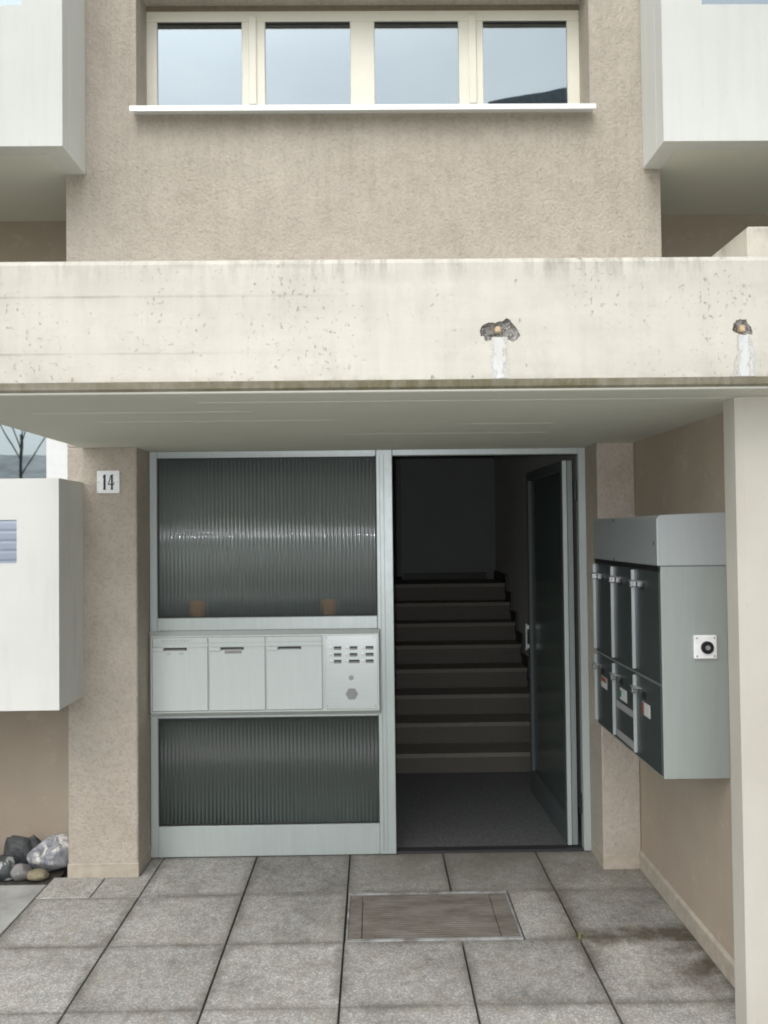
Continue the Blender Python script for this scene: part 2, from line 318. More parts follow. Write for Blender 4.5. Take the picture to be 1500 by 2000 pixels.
# interior
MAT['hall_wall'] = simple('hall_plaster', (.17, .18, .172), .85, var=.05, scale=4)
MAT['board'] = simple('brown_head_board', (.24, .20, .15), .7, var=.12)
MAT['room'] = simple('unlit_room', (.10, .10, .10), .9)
MAT['hall_side'] = simple('hall_plaster_brightened', (.52, .51, .46), .85, var=.05, scale=4)  # same hall plaster, colour raised to make up for grazing light
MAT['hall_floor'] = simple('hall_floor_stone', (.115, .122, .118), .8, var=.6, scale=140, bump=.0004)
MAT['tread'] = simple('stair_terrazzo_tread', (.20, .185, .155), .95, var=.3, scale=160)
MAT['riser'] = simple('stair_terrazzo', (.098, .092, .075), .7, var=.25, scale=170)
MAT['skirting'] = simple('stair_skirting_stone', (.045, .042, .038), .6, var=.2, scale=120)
# stones
def stone(name, a, b, scale, white=None):
    m = M(name, .75); n = m.noise(scale, 5, .6, dist=.8)
    c = m.mix(m.ramp(n, [(.4, 0), (.6, 1)]), a, b)
    if white: c = m.mix(m.ramp(m.noise(scale*.8, 5, .55, dist=1.5), [(.53, 0), (.60, 1)]), c, white)
    c = m.mix(m.math('MULTIPLY', m.ramp(m.noise(70, 5, .7), [(.5, 0), (.7, 1)]), .4), c, tuple(x*.5 for x in a))
    m.col(c); m.bump(m.noise(45, 5, .65), .006, .8); return m.m
MAT['rock_pale'] = stone('veined_limestone', (.17, .18, .20), (.42, .43, .45), 14, (.72, .70, .64))
MAT['rock_dark'] = stone('dark_basalt', (.035, .038, .04), (.10, .105, .105), 14)
MAT['rock_vein'] = stone('black_stone_white_vein', (.03, .035, .035), (.07, .08, .08), 12, (.55, .56, .54))
MAT['rock_grey'] = stone('grey_stone', (.16, .155, .15), (.24, .235, .225), 12)
MAT['rock_ochre'] = stone('ochre_pebble', (.19, .165, .095), (.27, .24, .155), 12)
MAT['weed'] = simple('dry_weed', (.20, .19, .07), .8, var=.3, bump=0)
MAT['bark'] = simple('bare_bark', (.24, .22, .20), .9, var=.25, scale=20, bump=.004, bs=60)
MAT['hedge'] = simple('hedge_leaf', (.045, .075, .025), .8, var=.5, scale=25)
MAT['hill'] = simple('winter_hillside', (.70, .71, .68), .95, var=.3, scale=.4, bump=0)
MAT['house_wall'] = simple('house_render', (.50, .48, .43), .9, var=.04, scale=2)
MAT['roof'] = simple('roof_slate', (.60, .63, .65), .7, var=.2, scale=10, bump=.01, bs=20)

# ------------------------------------------------------------------ mesh helper
def wloc(o):
    v = Vector((0, 0, 0))
    while o is not None: v += o.location; o = o.parent
    return v
class B:
    def __init__(s): s.bm = bmesh.new()
    def _merge(s, t, mat=None):
        if mat is not None: t.transform(mat)
        me = bpy.data.meshes.new('tmp'); t.to_mesh(me); t.free(); s.bm.from_mesh(me); bpy.data.meshes.remove(me)
    def box(s, x0, x1, y0, y1, z0, z1, bev=0, mat=None, seg=1):
        t = bmesh.new(); bmesh.ops.create_cube(t, size=1)
        t.transform(Matrix.Translation(((x0+x1)/2, (y0+y1)/2, (z0+z1)/2)) @ Matrix.Diagonal((x1-x0, y1-y0, z1-z0, 1)))
        if bev: bmesh.ops.bevel(t, geom=t.edges[:], offset=min(bev, .45*min(x1-x0, y1-y0, z1-z0)), segments=seg, affect='EDGES', profile=.5)
        s._merge(t, mat); return s
    def cyl(s, c, axis, r, d, seg=16, r2=None):
        t = bmesh.new(); bmesh.ops.create_cone(t, cap_ends=True, segments=seg, radius1=r, radius2=r if r2 is None else r2, depth=d)
        q = Vector((0, 0, 1)).rotation_difference(Vector(axis)).to_matrix().to_4x4()
        s._merge(t, Matrix.Translation(c) @ q); return s
    def prism(s, pts, fn, d0, d1):      # polygon pts (a,b) extruded from d0 to d1, fn(a,b,d)->xyz
        t = bmesh.new(); v0 = [t.verts.new(fn(a, b, d0)) for a, b in pts]; v1 = [t.verts.new(fn(a, b, d1)) for a, b in pts]
        t.faces.new(v0); t.faces.new(v1[::-1])
        for i in range(len(pts)):
            j = (i+1) % len(pts); t.faces.new((v0[j], v0[i], v1[i], v1[j]))
        bmesh.ops.recalc_face_normals(t, faces=t.faces[:]); s._merge(t); return s
    def build(s, name, mat, parent=None, smooth=False, origin=None):
        off = wloc(parent) if parent else Vector(origin or (0, 0, 0))
        s.bm.transform(Matrix.Translation(-off))
        me = bpy.data.meshes.new(name); s.bm.to_mesh(me); s.bm.free()
        me.materials.append(mat)
        if smooth: me.shade_smooth()
        o = bpy.data.objects.new(name, me); scene.collection.objects.link(o)
        if parent: o.parent = parent
        elif origin: o.location = origin
        return o
def box(name, mat, parent, *a, bev=.002): return B().box(*a, bev=bev).build(name, mat, parent)
def tag(o, label=None, cat=None, group=None, kind=None):
    if label: o['label'] = label
    if cat: o['category'] = cat
    if group: o['group'] = group
    if kind: o['kind'] = kind
    return o
def thing(name, loc, label, cat, group=None):
    o = bpy.data.objects.new(name, None); scene.collection.objects.link(o); o.location = loc; o.empty_display_size = .1
    return tag(o, label, cat, group)
def copy_part(o, parent, loc):
    c = o.copy(); scene.collection.objects.link(c); c.parent = parent; c.location = loc; return c
def wall(name, mat, parent, x0, x1, z0, z1, y0, y1, holes=()):      # wall slab in XZ with real openings, front y0
    xs = sorted({x0, x1, *[h[0] for h in holes], *[h[1] for h in holes]}); zs = sorted({z0, z1, *[h[2] for h in holes], *[h[3] for h in holes]})
    hole = lambda i, k: i < 0 or k < 0 or i >= len(xs)-1 or k >= len(zs)-1 or any(h[0]-1e-6 <= xs[i] and xs[i+1] <= h[1]+1e-6 and h[2]-1e-6 <= zs[k] and zs[k+1] <= h[3]+1e-6 for h in holes)
    b = B(); bm = b.bm; vc = {}
    def v(i, k, y):
        if (i, k, y) not in vc: vc[(i, k, y)] = bm.verts.new((xs[i], y, zs[k]))
        return vc[(i, k, y)]
    for i in range(len(xs)-1):
        for k in range(len(zs)-1):
            if hole(i, k): continue
            bm.faces.new((v(i, k, y0), v(i+1, k, y0), v(i+1, k+1, y0), v(i, k+1, y0)))
            bm.faces.new((v(i, k, y1), v(i, k+1, y1), v(i+1, k+1, y1), v(i+1, k, y1)))
            for (di, dk, a, c) in ((-1, 0, (i, k), (i, k+1)), (1, 0, (i+1, k+1), (i+1, k)), (0, -1, (i+1, k), (i, k)), (0, 1, (i, k+1), (i+1, k+1))):
                if hole(i+di, k+dk): bm.faces.new((v(*a, y1), v(*a, y0), v(*c, y0), v(*c, y1)))
    bmesh.ops.recalc_face_normals(bm, faces=bm.faces[:])
    return b.build(name, mat, parent)

# ------------------------------------------------------------------ ground
b = B(); b.box(-90, 90, -90, -6.02, -.30, -.02); lawn = tag(b.build('lawn', MAT['grass']), kind='structure')
b = B(); b.box(-90, 90, -6.0, 30, -.30, -.0405); ground = tag(b.build('ground', MAT['bed']), kind='structure')
pavement = B().box(-1.5, 3.0, -6.0, 0.0, -.0400, -.0300).build('pavement', MAT['bed']); tag(pavement, kind='structure')
WY = -.25
def slab_mesh(x0, x1, y0, y1, name='paving_slab', mat='slab', gx=.0035, gy=.0015, parent=pavement):
    cx, cy2 = (x0+x1)/2, (y0+y1)/2
    o = B().box(x0+gx-cx, x1-gx-cx, y0+gy-cy2, y1-gy-cy2, -.032, 0, bev=.0018).build(name, MAT[mat], None)
    o.parent = parent; o.location = (cx, cy2, random.uniform(-.0012, .0008)); o.rotation_euler = (random.uniform(-.0018, .0018), random.uniform(-.0018, .0018), 0)
    return o
rows = [0.0, -.4957] + [-.4957-.5*k for k in range(1, 7)]
proto = None
for r in range(len(rows)-1):
    y1, y0 = rows[r], rows[r+1]
    for k in range(-3, 6):
        x0, x1 = .5*k, .5*k+.5
        if r == 0 and k == -3:
            slab_mesh(-1.5, -1.235, y0, -.245); slab_mesh(-1.235, -1.0, y0, -.245); slab_mesh(-1.066, -1.0, -.245, 0); continue
        if r == 1 and k == 0: continue
        if r == 1 and k == 1: slab_mesh(.768, 1.0, y0, y1); continue
        if r == 0 or proto is None: o = slab_mesh(x0, x1, y0, y1); proto = o if r else proto
        else:
            c = copy_part(proto, pavement, ((x0+x1)/2, (y0+y1)/2, random.uniform(-.0012, .0008)))
            c.rotation_euler = (random.uniform(-.002, .002), random.uniform(-.002, .002), 0)
slab_mesh(-2.2, -1.5, -.74, -.33, 'paver', 'slab_smooth'); slab_mesh(-2.2, -1.5, -1.44, -.74, 'paver', 'slab_smooth')
slab_mesh(-2.2, -1.5, -2.14, -1.44, 'paver', 'slab_smooth')
b = B().box(-12, 12, -6.0, -3.4957, -.0300, -.0015); tag(b.build('path', MAT['slab']), kind='structure')
bm = bmesh.new(); bmesh.ops.create_grid(bm, x_segments=24, y_segments=10, size=1)
for v in bm.verts: v.co = Vector((-2.2+v.co.x*.72, -.15+v.co.y*.18, -.012+.012*noise.noise(Vector((v.co.x*9, v.co.y*5, 1)))))
b = B(); b.bm.free(); b.bm = bm; tag(b.build('garden_bed', MAT['soil'], smooth=True), kind='structure')

# ------------------------------------------------------------------ the building
bld = thing('apartment_building', (0, 0, 0), 'beige rendered apartment building with a stained cream canopy over its open entrance', 'building')
WX0, WX1, WZ0, WZ1 = -1.062, 1.299, 3.915, 4.58
WZH = 4.612
wall('facade_wall', MAT['render'], bld, -1.425, 1.66, 2.46, 6.4, WY, .02, [(WX0, WX1, WZ0, WZH)])
box('facade_return', MAT['render'], bld, -1.425, -1.40, .021, .43, 2.2, 6.4, bev=0); box('facade_return', MAT['render'], bld, 1.635, 1.66, .021, .43, 2.2, 6.4, bev=0)
box('lintel', MAT['render'], bld, -1.425, 1.66, WY, .06, 2.1905, 2.4595, bev=0)
box('lintel_soffit', MAT['soffit'], bld, -1.069, 1.303, WY-.003, .044, 2.1845, 2.1900, bev=0)
tag(box('pillar', MAT['render'], bld, -1.425, -1.070, WY, .06, -.05, 2.1895, bev=.006), 'left rendered pillar with the house number')
tag(box('pillar', MAT['render'], bld, 1.304, 1.4995, WY, .06, -.05, 2.1895, bev=.006), 'right rendered pillar beside the open door')
box('plinth', MAT['plinth'], bld, -1.428, -1.067, WY-.003, .05, -.04, .068, bev=.003)
box('plinth', MAT['plinth'], bld, 1.301, 1.4985, WY-.003, .05, -.04, .068, bev=.003)
# wing wall and column on the right
tag(box('wing_wall', MAT['smooth'], bld, 1.5, 1.66, -1.664, .06, -.05, 2.1895, bev=.003), 'smooth side wall carrying the letterbox cabinet')
B().prism([(1.4985, .0), (1.487, .0), (1.487, .078), (1.4985, .092)], lambda a, c, d: (a, d, c), -1.664, WY-.004).build('plinth', MAT['plinth'], bld)
bm = bmesh.new(); bmesh.ops.create_cube(bm, size=1); bm.transform(Matrix.Translation((1.7925, -1.7225, 1.0665)) @ Matrix.Diagonal((.815, .115, 2.233, 1)))
bmesh.ops.bevel(bm, geom=[e for e in bm.edges if abs(e.verts[0].co.x-e.verts[1].co.x) < 1e-5 and abs(e.verts[0].co.y-e.verts[1].co.y) < 1e-5 and e.verts[0].co.x < 1.5 and e.verts[0].co.y < -1.7], offset=.022, segments=1, affect='EDGES')
b = B(); b.bm.free(); b.bm = bm; tag(b.build('column', MAT['column'], bld), 'pale rendered column at the canopy front')
# lower left wall, window above, shutter
box('ground_floor_wall', MAT['smooth'], bld, -3.6, -1.4255, .03, .25, -.05, .96, bev=0)
box('wall_top', MAT['smooth'], bld, -3.6, -1.4255, .03, .429, 2.621, 2.88, bev=0)
gw = B(); 
for a in ((-1.638, -1.4257, .031, .09, .96, 2.62), (-3.6, -1.6385, .031, .09, 2.54, 2.62), (-3.6, -1.6385, .031, .09, .96, 1.0), (-2.62, -2.54, .031, .09, 1.002, 2.538)): gw.box(*a, bev=.004)
gwf = tag(gw.build('window', MAT['white_frame'], bld), 'white framed ground floor window behind the concrete parapet')
box('pane', MAT['glass_low'], gwf, -2.539, -1.639, .055, .061, 1.88, 2.539, bev=0); box('pane', MAT['glass_low'], gwf, -3.6, -2.621, .055, .061, 1.88, 2.539, bev=0)
n = 16
for k in range(n):
    z0 = 1.002+.0545*k
    for (xa, xb) in ((-2.539, -1.639), (-3.6, -2.621)):
        B().prism([(.050, z0), (.047, z0+.012), (.047, z0+.040), (.050, z0+.0535), (.062, z0+.0535), (.062, z0)], lambda a, c, d: (d, a, c), xa, xb).build('slat', MAT['slat'], gwf)
# concrete parapet box
pb = B()
par = wall('parapet', MAT['parapet'], bld, -3.4, -1.342, .915, 2.008, -.597, -.50, [(-2.02, -1.54, 1.605, 1.813)]); tag(par, 'white concrete parapet box with a slot opening in front of the ground floor window')
box('parapet_wing', MAT['parapet'], bld, -1.44, -1.3425, -.4995, WY-.001, .9155, 2.0075, bev=0)
box('parapet_floor', MAT['parapet'], bld, -3.4, -1.4405, -.4995, .028, .9155, 1.0, bev=0)
# recesses above, balconies
def balcony(sgn, xin, xnotch, xout, yfront, zbot, xbay, what):
    def bx(name, mat, xa, xb, *r, bev=.004):
        return box(name, mat, bld, min(xa, xb), max(xa, xb), *r, bev=bev)
    tag(B().prism([(xin, zbot), (xin, 6.4), (xnotch, 6.4), (xnotch, 4.283), (xout, 4.283), (xout, zbot)], lambda a, c, d: (a, d, c), yfront, yfront+.10).build('balcony_parapet', MAT['balcony'], bld), what)
    bx('balcony_wing', MAT['balcony'], xin, xin+sgn*.10, yfront+.101, WY-.001, zbot, 6.4)
    bx('balcony_floor', MAT['soffit'], xin+sgn*.1005 if False else xbay+sgn*.002, xout, yfront+.101, .429, zbot+.008, zbot+.22, bev=0)
    bx('recess_wall', MAT['smooth'], xbay-sgn*.02, xout, .43, .60, 2.4, 3.85, bev=0)
    f = B()
    za, zb = 3.851, 5.9
    w = 1.05
    xs = [xbay+sgn*w*i for i in range(4)]
    for i in range(4): f.box(xs[i]-.04, xs[i]+.04, .43, .50, za, zb)
    for i in range(3): f.box(min(xs[i], xs[i+1])+.0405, max(xs[i], xs[i+1])-.0405, .43, .50, za, za+.07); f.box(min(xs[i], xs[i+1])+.0405, max(xs[i], xs[i+1])-.0405, .43, .50, zb-.07, zb)
    fo = f.build('balcony_window', MAT['white_frame'], bld)
    for i in range(3): box('pane', MAT['glass'], fo, min(xs[i], xs[i+1])+.041, max(xs[i], xs[i+1])-.041, .46, .466, za+.071, zb-.071, bev=0)
    bx('balcony_ceiling', MAT['soffit'], xbay, xout, -.6, .6, 6.0, 6.2, bev=0)
balcony(-1, -1.324, -1.518, -3.6, -.586, 3.600, -1.425, 'left white concrete balcony front beside the bay window')
balcony(1, 1.570, 1.768, 3.8, -.574, 3.612, 1.66, 'right white concrete balcony front beside the bay window')
box('roof_edge', MAT['beam'], bld, -3.6, 3.8, -.1, 1.2, 6.4, 6.6, bev=0)
# canopy
YF = -1.975
SP1 = [(0.4874, 2.3702), (0.4937, 2.3841), (0.5059, 2.3927), (0.5216, 2.396), (0.5389, 2.3941), (0.5494, 2.3993), (0.5598, 2.3992), (0.5721, 2.4095), (0.5842, 2.4042), (0.5926, 2.3919), (0.6029, 2.3797), (0.6097, 2.3692), (0.6164, 2.3534), (0.6058, 2.3413), (0.5918, 2.3328), (0.5797, 2.3398), (0.566, 2.3504), (0.5486, 2.3488), (0.5313, 2.3507), (0.5208, 2.3386), (0.5086, 2.3352), (0.5017, 2.3422), (0.5019, 2.3527), (0.4898, 2.3528)]
SP2 = [(1.2918, 2.3651), (1.2961, 2.3861), (1.3055, 2.3965), (1.3187, 2.4003), (1.3383, 2.3988), (1.342, 2.3857), (1.3523, 2.3764), (1.3572, 2.3593), (1.3543, 2.3489), (1.3413, 2.3542), (1.3307, 2.3478), (1.3177, 2.3505), (1.3047, 2.3545)]
def rough_loop(p):      # jagged outline
    o = []
    for i in range(len(p)):
        a, c = Vector(p[i]), Vector(p[(i+1) % len(p)])
        for t in (0, .33, .66):
            q = a.lerp(c, t); k = .0014 if t else 0
            o.append((q.x+random.uniform(-k, k), q.y+random.uniform(-k, k)))
    return o
SP1, SP2 = rough_loop(SP1), rough_loop(SP2)
CX0, CX1, ZB, ZT = -1.35, 3.2, 2.217, 2.588
cb = B(); bm = cb.bm
prof = [(YF, ZT), (YF+.012, ZT+.016), (-1.78, ZT+.018), (-1.78, 2.45), (WY-.002, 2.45), (WY-.002, 2.19), (-1.948, 2.19), (YF+.012, 2.196), (YF, ZB)]
v0 = [bm.verts.new((CX0, y, z)) for y, z in prof]; v1 = [bm.verts.new((CX1, y, z)) for y, z in prof]
bm.faces.new(v0); bm.faces.new(v1[::-1])
for i in range(len(prof)-1): bm.faces.new((v0[i+1], v0[i], v1[i], v1[i+1]))
edges = []
ring = [v0[0], v1[0], v1[-1], v0[-1]]
for i in range(4):
    e = bm.edges.get((ring[i], ring[(i+1) % 4])) or bm.edges.new((ring[i], ring[(i+1) % 4])); edges.append(e)
for sp in (SP1, SP2):
    vv = [bm.verts.new((x, YF, z)) for x, z in sp]
    edges += [bm.edges.new((vv[i], vv[(i+1) % len(vv)])) for i in range(len(vv))]
bmesh.ops.triangle_fill(bm, edges=edges, use_beauty=True)
bmesh.ops.recalc_face_normals(bm, faces=bm.faces[:])
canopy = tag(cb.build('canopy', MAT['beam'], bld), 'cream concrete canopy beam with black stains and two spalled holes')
box('soffit', MAT['soffit'], canopy, CX0+.004, CX1, -1.944, WY-.004, 2.1845, 2.1898, bev=0)
rb = B()
for (xa, xb, y) in ((CX0+.01, CX1, -1.935), (-.45, 1.49, -1.746), (-.95, .0, -1.262), (.0, .95, -.755), (-1.1, -.3, -1.52), (.5, .9, -1.1)):
    rb.box(xa, xb, y-.0013, y+.0013, 2.1836, 2.1844)
rb.build('board_ridge', MAT['ridge'], canopy)
for sp, deep, seed in ((SP1, .030, 3), (SP2, .022, 9)):
    cxm = sum(p[0] for p in sp)/len(sp); czm = sum(p[1] for p in sp)/len(sp)
    t = B(); bm = t.bm; rings = []
    for f, d in ((1, 0), (.93, .35), (.8, .62), (.62, .8), (.42, .95), (.2, 1)):
        rg = []
        for x, z in sp:
            X, Z = cxm+(x-cxm)*f, czm+(z-czm)*f
            nz = (noise.noise(Vector((X*75, Z*75, seed)))*.011+noise.noise(Vector((X*190, Z*190, seed)))*.006) if f < 1 else 0
            rg.append(bm.verts.new((X, YF+d*deep*.7+(nz if f < 1 else 0)+(.004 if f < 1 else 0), Z)))
        rings.append(rg)
    for a, c in zip(rings, rings[1:]):
        for i in range(len(sp)): bm.faces.new((a[i], a[(i+1) % len(sp)], c[(i+1) % len(sp)], c[i]))
    bm.faces.new(rings[-1]); bmesh.ops.recalc_face_normals(bm, faces=bm.faces[:])
    for f in bm.faces:
        if f.normal.y > 0: f.normal_flip()
    t.build('spalled_hole', MAT['dark_concrete'], canopy)
box('rusty_peg', MAT['peg'], canopy, .537, .556, YF-.001, YF+.03, 2.364, 2.384, bev=.004)
box('rusty_peg', MAT['peg'], canopy, 1.317, 1.335, YF-.003, YF+.03, 2.359, 2.381, bev=.004)
ST1 = [(0.5235, 2.3507), (0.5487, 2.3487), (0.5764, 2.350), (0.5797, 2.3363), (0.5775, 2.3051), (0.5761, 2.2703), (0.5762, 2.2185), (0.5225, 2.2185), (0.5215, 2.2708), (0.5217, 2.3055)]
ST2 = [(1.302, 2.3523), (1.3307, 2.3470), (1.3517, 2.3476), (1.3565, 2.3266), (1.3636, 2.2938), (1.3683, 2.2676), (1.3712, 2.2185), (1.2861, 2.2185), (1.2963, 2.2683), (1.305, 2.3074), (1.3068, 2.3336)]
for st in (ST1, ST2):
    B().prism(rough_loop(st), lambda a, c, d: (a, d, c), YF-.0022, YF-.0006).build('lime_streak', MAT['lime'], canopy)
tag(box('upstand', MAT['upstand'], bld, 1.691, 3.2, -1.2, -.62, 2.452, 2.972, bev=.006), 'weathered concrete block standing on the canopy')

# bay window
wf = B(); Y0, Y1 = -.05, .03
def fb(x0, x1, z0, z1, y0=Y0, y1=Y1, bev=.004): wf.box(x0, x1, y0, y1, z0, z1, bev=bev)
ZA, ZC = 4.040, 4.522
fb(WX0, WX1, ZC, WZ1); fb(WX0, WX1, WZ0+.02, ZA)
for (a, c) in ((WX0, -1.002), (-.544, -.416), (.046, .179), (.637, .772), (1.231, WX1)): fb(a, c, ZA+.0005, ZC-.0005)
for (a, c) in ((-.506, -.462), (.690, .734)): fb(a, c, ZA+.02, ZC+.03, Y0-.012, Y0+.001)
bw = tag(wf.build('window', MAT['cream_frame'], bld), 'cream four pane window over the canopy')
for (a, c) in ((-1.002, -.544), (-.416, .046), (.179, .637), (.772, 1.231)):
    box('pane', MAT['glass'], bw, a+.0005, c-.0005, -.038, -.032, ZA+.001, ZC-.001, bev=0)
    box('glazing_gasket', MAT['rubber'], bw, a+.001, c-.001, -.046, -.0385, ZC-.009, ZC-.001, bev=.002)
B().prism([(-.335, 3.892), (-.335, 3.919), (-.325, 3.922), (-.06, 3.934), (-.06, 3.922), (-.322, 3.912), (-.322, 3.892)], lambda a, c, d: (d, a, c), -1.074, 1.309).build('sill', MAT['sill'], bw)
box('head_board', MAT['board'], bw, WX0+.001, WX1-.001, -.044, .03, WZ1+.0005, WZH-.0005, bev=.002)
# rooms behind the panes
def room(x0, x1, y0, y1, z0, z1, nm='room'):
    t = B(); t.box(x0, x1, y0, y1, z0, z1)
    f = [f for f in t.bm.faces if f.normal.y < -.5]; bmesh.ops.delete(t.bm, geom=f, context='FACES')
    bmesh.ops.reverse_faces(t.bm, faces=t.bm.faces[:]); return t.build(nm, MAT['room'], bld)
room(-1.4, 1.63, .04, 3.0, 3.7, 6.0); room(-3.6, -1.44, .26, 3.0, .5, 2.62)
room(-3.6, -1.43, .61, 3, 3.80, 6.0); room(1.67, 3.8, .61, 3, 3.80, 6.0)

# ------------------------------------------------------------------ entrance screen
fr = B(); YS, YE = -.012, .045
def sb(x0, x1, z0, z1, ya=YS, yb=YE, bev=.003): fr.box(x0, x1, ya, yb, z0, z1, bev=bev)
ZTOP = 2.184
sb(-1.067, -1.026, .004, ZTOP)                     # left upright
sb(.161, .249, .004, ZTOP)                         # post between screen and door
sb(1.262, 1.303, .004, ZTOP)                       # right jamb
sb(-1.0255, .1605, 2.150, ZTOP); sb(.2495, 1.2615, 2.150, ZTOP)
sb(-1.0255, .1605, 1.214, 1.284); sb(-1.0255, .1605, .745, .80); sb(-1.0255, .1605, .004, .168)
sb(.178, .1815, .02, 2.148, YS-.006, YS+.001, .001); sb(.200, .2035, .02, 2.148, YS-.004, YS+.001, .001)
sb(-1.020, .156, 2.1475, 2.156, YS-.006, YS+.001, .001)
screen = tag(fr.build('entrance_screen', MAT['alu'], bld), 'anodised aluminium frame of the entrance')
def ribbed(x0, x1, z0, z1, mat):
    t = B(); bm = t.bm; p = (x1-x0)/round((x1-x0)/.0208); seg = 8; n = int(round((x1-x0)/p))*seg
    rowb = []; rowt = []
    for i in range(n+1):
        x = x0+(x1-x0)*i/n; u = (i % seg)/seg
        y = .010-.0034*abs(math.sin(math.pi*u))
        rowb.append(bm.verts.new((x, y, z0))); rowt.append(bm.verts.new((x, y, z1)))
    bb = [bm.verts.new((x0, .018, z0)), bm.verts.new((x1, .018, z0)), bm.verts.new((x1, .018, z1)), bm.verts.new((x0, .018, z1))]
    for i in range(n): f = bm.faces.new((rowb[i], rowb[i+1], rowt[i+1], rowt[i])); f.smooth = True
    bm.faces.new((bb[0], bb[3], bb[2], bb[1]))
    bm.faces.new(rowb+[bb[1], bb[0]][:2] if False else [bb[0], bb[1]]+rowb[::-1]); bm.faces.new([bb[2], bb[3]]+rowt)
    bm.faces.new((bb[0], rowb[0], rowt[0], bb[3])); bm.faces.new((bb[1], bb[2], rowt[-1], rowb[-1]))
    bmesh.ops.recalc_face_normals(bm, faces=bm.faces[:])
    return t.build('ribbed_pane', MAT[mat], screen)
ribbed(-1.0255, .1605, 1.2845, 2.1495, 'ribbed'); ribbed(-1.0255, .1605, .1685, .7445, 'ribbed_low')
sl_ = B()
for (x0, x1, z0, z1) in ((-1.0255, .1605, 1.2845, 2.1495), (-1.0255, .1605, .1685, .7445)):
    sl_.box(x0, x0+.006, -.004, .004, z0, z1); sl_.box(x1-.006, x1, -.004, .004, z0, z1); sl_.box(x0+.0065, x1-.0065, -.004, .004, z1-.008, z1); sl_.box(x0+.0065, x1-.0065, -.004, .004, z0, z0+.005)
sl_.build('glazing_seal', MAT['rubber'], screen)
# open door leaf (local: u along leaf, v thickness, z)
LM = Matrix(((0, 1, 0, 1.184), (1, 0, 0, .03), (0, 0, 1, 0), (0, 0, 0, 1))) @ Matrix.Rotation(.02, 4, 'Z').inverted()
LM = Matrix.Translation((1.184, .03, 0)) @ Matrix.Rotation(R(90)+.022, 4, 'Z') @ Matrix.Diagonal((1, -1, 1, 1))
lf = B()
for a in ((.012, .055, 0, .058, .02, 2.118), (.950, .99, 0, .058, .02, 2.118), (.0555, .9495, 0, .058, 2.06, 2.118), (.0555, .9495, 0, .058, .02, .165)): lf.box(*a, bev=.003, mat=LM)
bmesh.ops.recalc_face_normals(lf.bm, faces=lf.bm.faces[:])
leaf = tag(lf.build('door', MAT['leaf'], bld), 'glazed entrance door leaf standing open into the hall')
t = B(); t.box(0, .0115, 0, .024, .02, 2.118, bev=.003, mat=LM); 
bmesh.ops.recalc_face_normals(t.bm, faces=t.bm.faces[:]); t.build('hinge_profile', MAT['alu'], leaf)
t = B().box(.003, .0115, .0265, .056, .02, 2.118, bev=.002, mat=LM); bmesh.ops.recalc_face_normals(t.bm, faces=t.bm.faces[:]); t.build('hinge_profile', MAT['cabdim'], leaf)
t = B().box(.056, .949, .022, .036, .166, 2.059, mat=LM); bmesh.ops.recalc_face_normals(t.bm, faces=t.bm.faces[:]); t.build('door_pane', MAT['door_glass'], leaf)
t = B().box(.966, .988, -.024, -.012, .945, 1.125, bev=.004, mat=LM); t.box(.970, .984, -.013, .001, .96, .985, mat=LM); t.box(.970, .984, -.013, .001, 1.085, 1.11, mat=LM)
bmesh.ops.recalc_face_normals(t.bm, faces=t.bm.faces[:]); t.build('handle', MAT['alu'], leaf)
for z in (.25, 1.95): B().cyl((1.2515, .018, z), (0, 0, 1), .007, .11, 10).build('hinge', MAT['black'], leaf)

# ------------------------------------------------------------------ hall and stairs behind the door
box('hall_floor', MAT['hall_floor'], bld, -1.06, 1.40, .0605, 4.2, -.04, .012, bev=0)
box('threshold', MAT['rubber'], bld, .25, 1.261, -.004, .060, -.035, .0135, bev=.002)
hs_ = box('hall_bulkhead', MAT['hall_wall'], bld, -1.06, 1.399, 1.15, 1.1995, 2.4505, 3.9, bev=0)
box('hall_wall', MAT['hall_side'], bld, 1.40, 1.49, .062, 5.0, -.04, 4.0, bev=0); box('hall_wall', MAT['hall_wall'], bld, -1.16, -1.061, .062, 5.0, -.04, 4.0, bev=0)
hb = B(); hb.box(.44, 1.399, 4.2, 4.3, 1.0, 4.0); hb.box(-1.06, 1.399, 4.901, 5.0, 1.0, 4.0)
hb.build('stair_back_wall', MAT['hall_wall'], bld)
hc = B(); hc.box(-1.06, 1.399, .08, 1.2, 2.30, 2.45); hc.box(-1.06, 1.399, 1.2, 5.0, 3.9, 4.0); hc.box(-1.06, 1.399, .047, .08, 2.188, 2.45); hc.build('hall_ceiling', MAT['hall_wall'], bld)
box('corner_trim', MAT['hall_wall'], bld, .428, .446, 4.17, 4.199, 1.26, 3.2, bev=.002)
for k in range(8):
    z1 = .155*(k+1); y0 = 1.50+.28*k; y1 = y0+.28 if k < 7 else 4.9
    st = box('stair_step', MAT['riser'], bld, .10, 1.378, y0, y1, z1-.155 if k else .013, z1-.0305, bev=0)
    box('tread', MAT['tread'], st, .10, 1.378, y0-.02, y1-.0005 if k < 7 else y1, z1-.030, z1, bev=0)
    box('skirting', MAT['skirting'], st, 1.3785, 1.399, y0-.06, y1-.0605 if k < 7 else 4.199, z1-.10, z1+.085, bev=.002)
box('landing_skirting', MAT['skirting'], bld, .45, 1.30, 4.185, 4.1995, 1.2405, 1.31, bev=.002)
box('hall_screen_wall', MAT['hall_wall'], bld, .0, .099, 1.5, 4.9, .013, 1.4, bev=0)

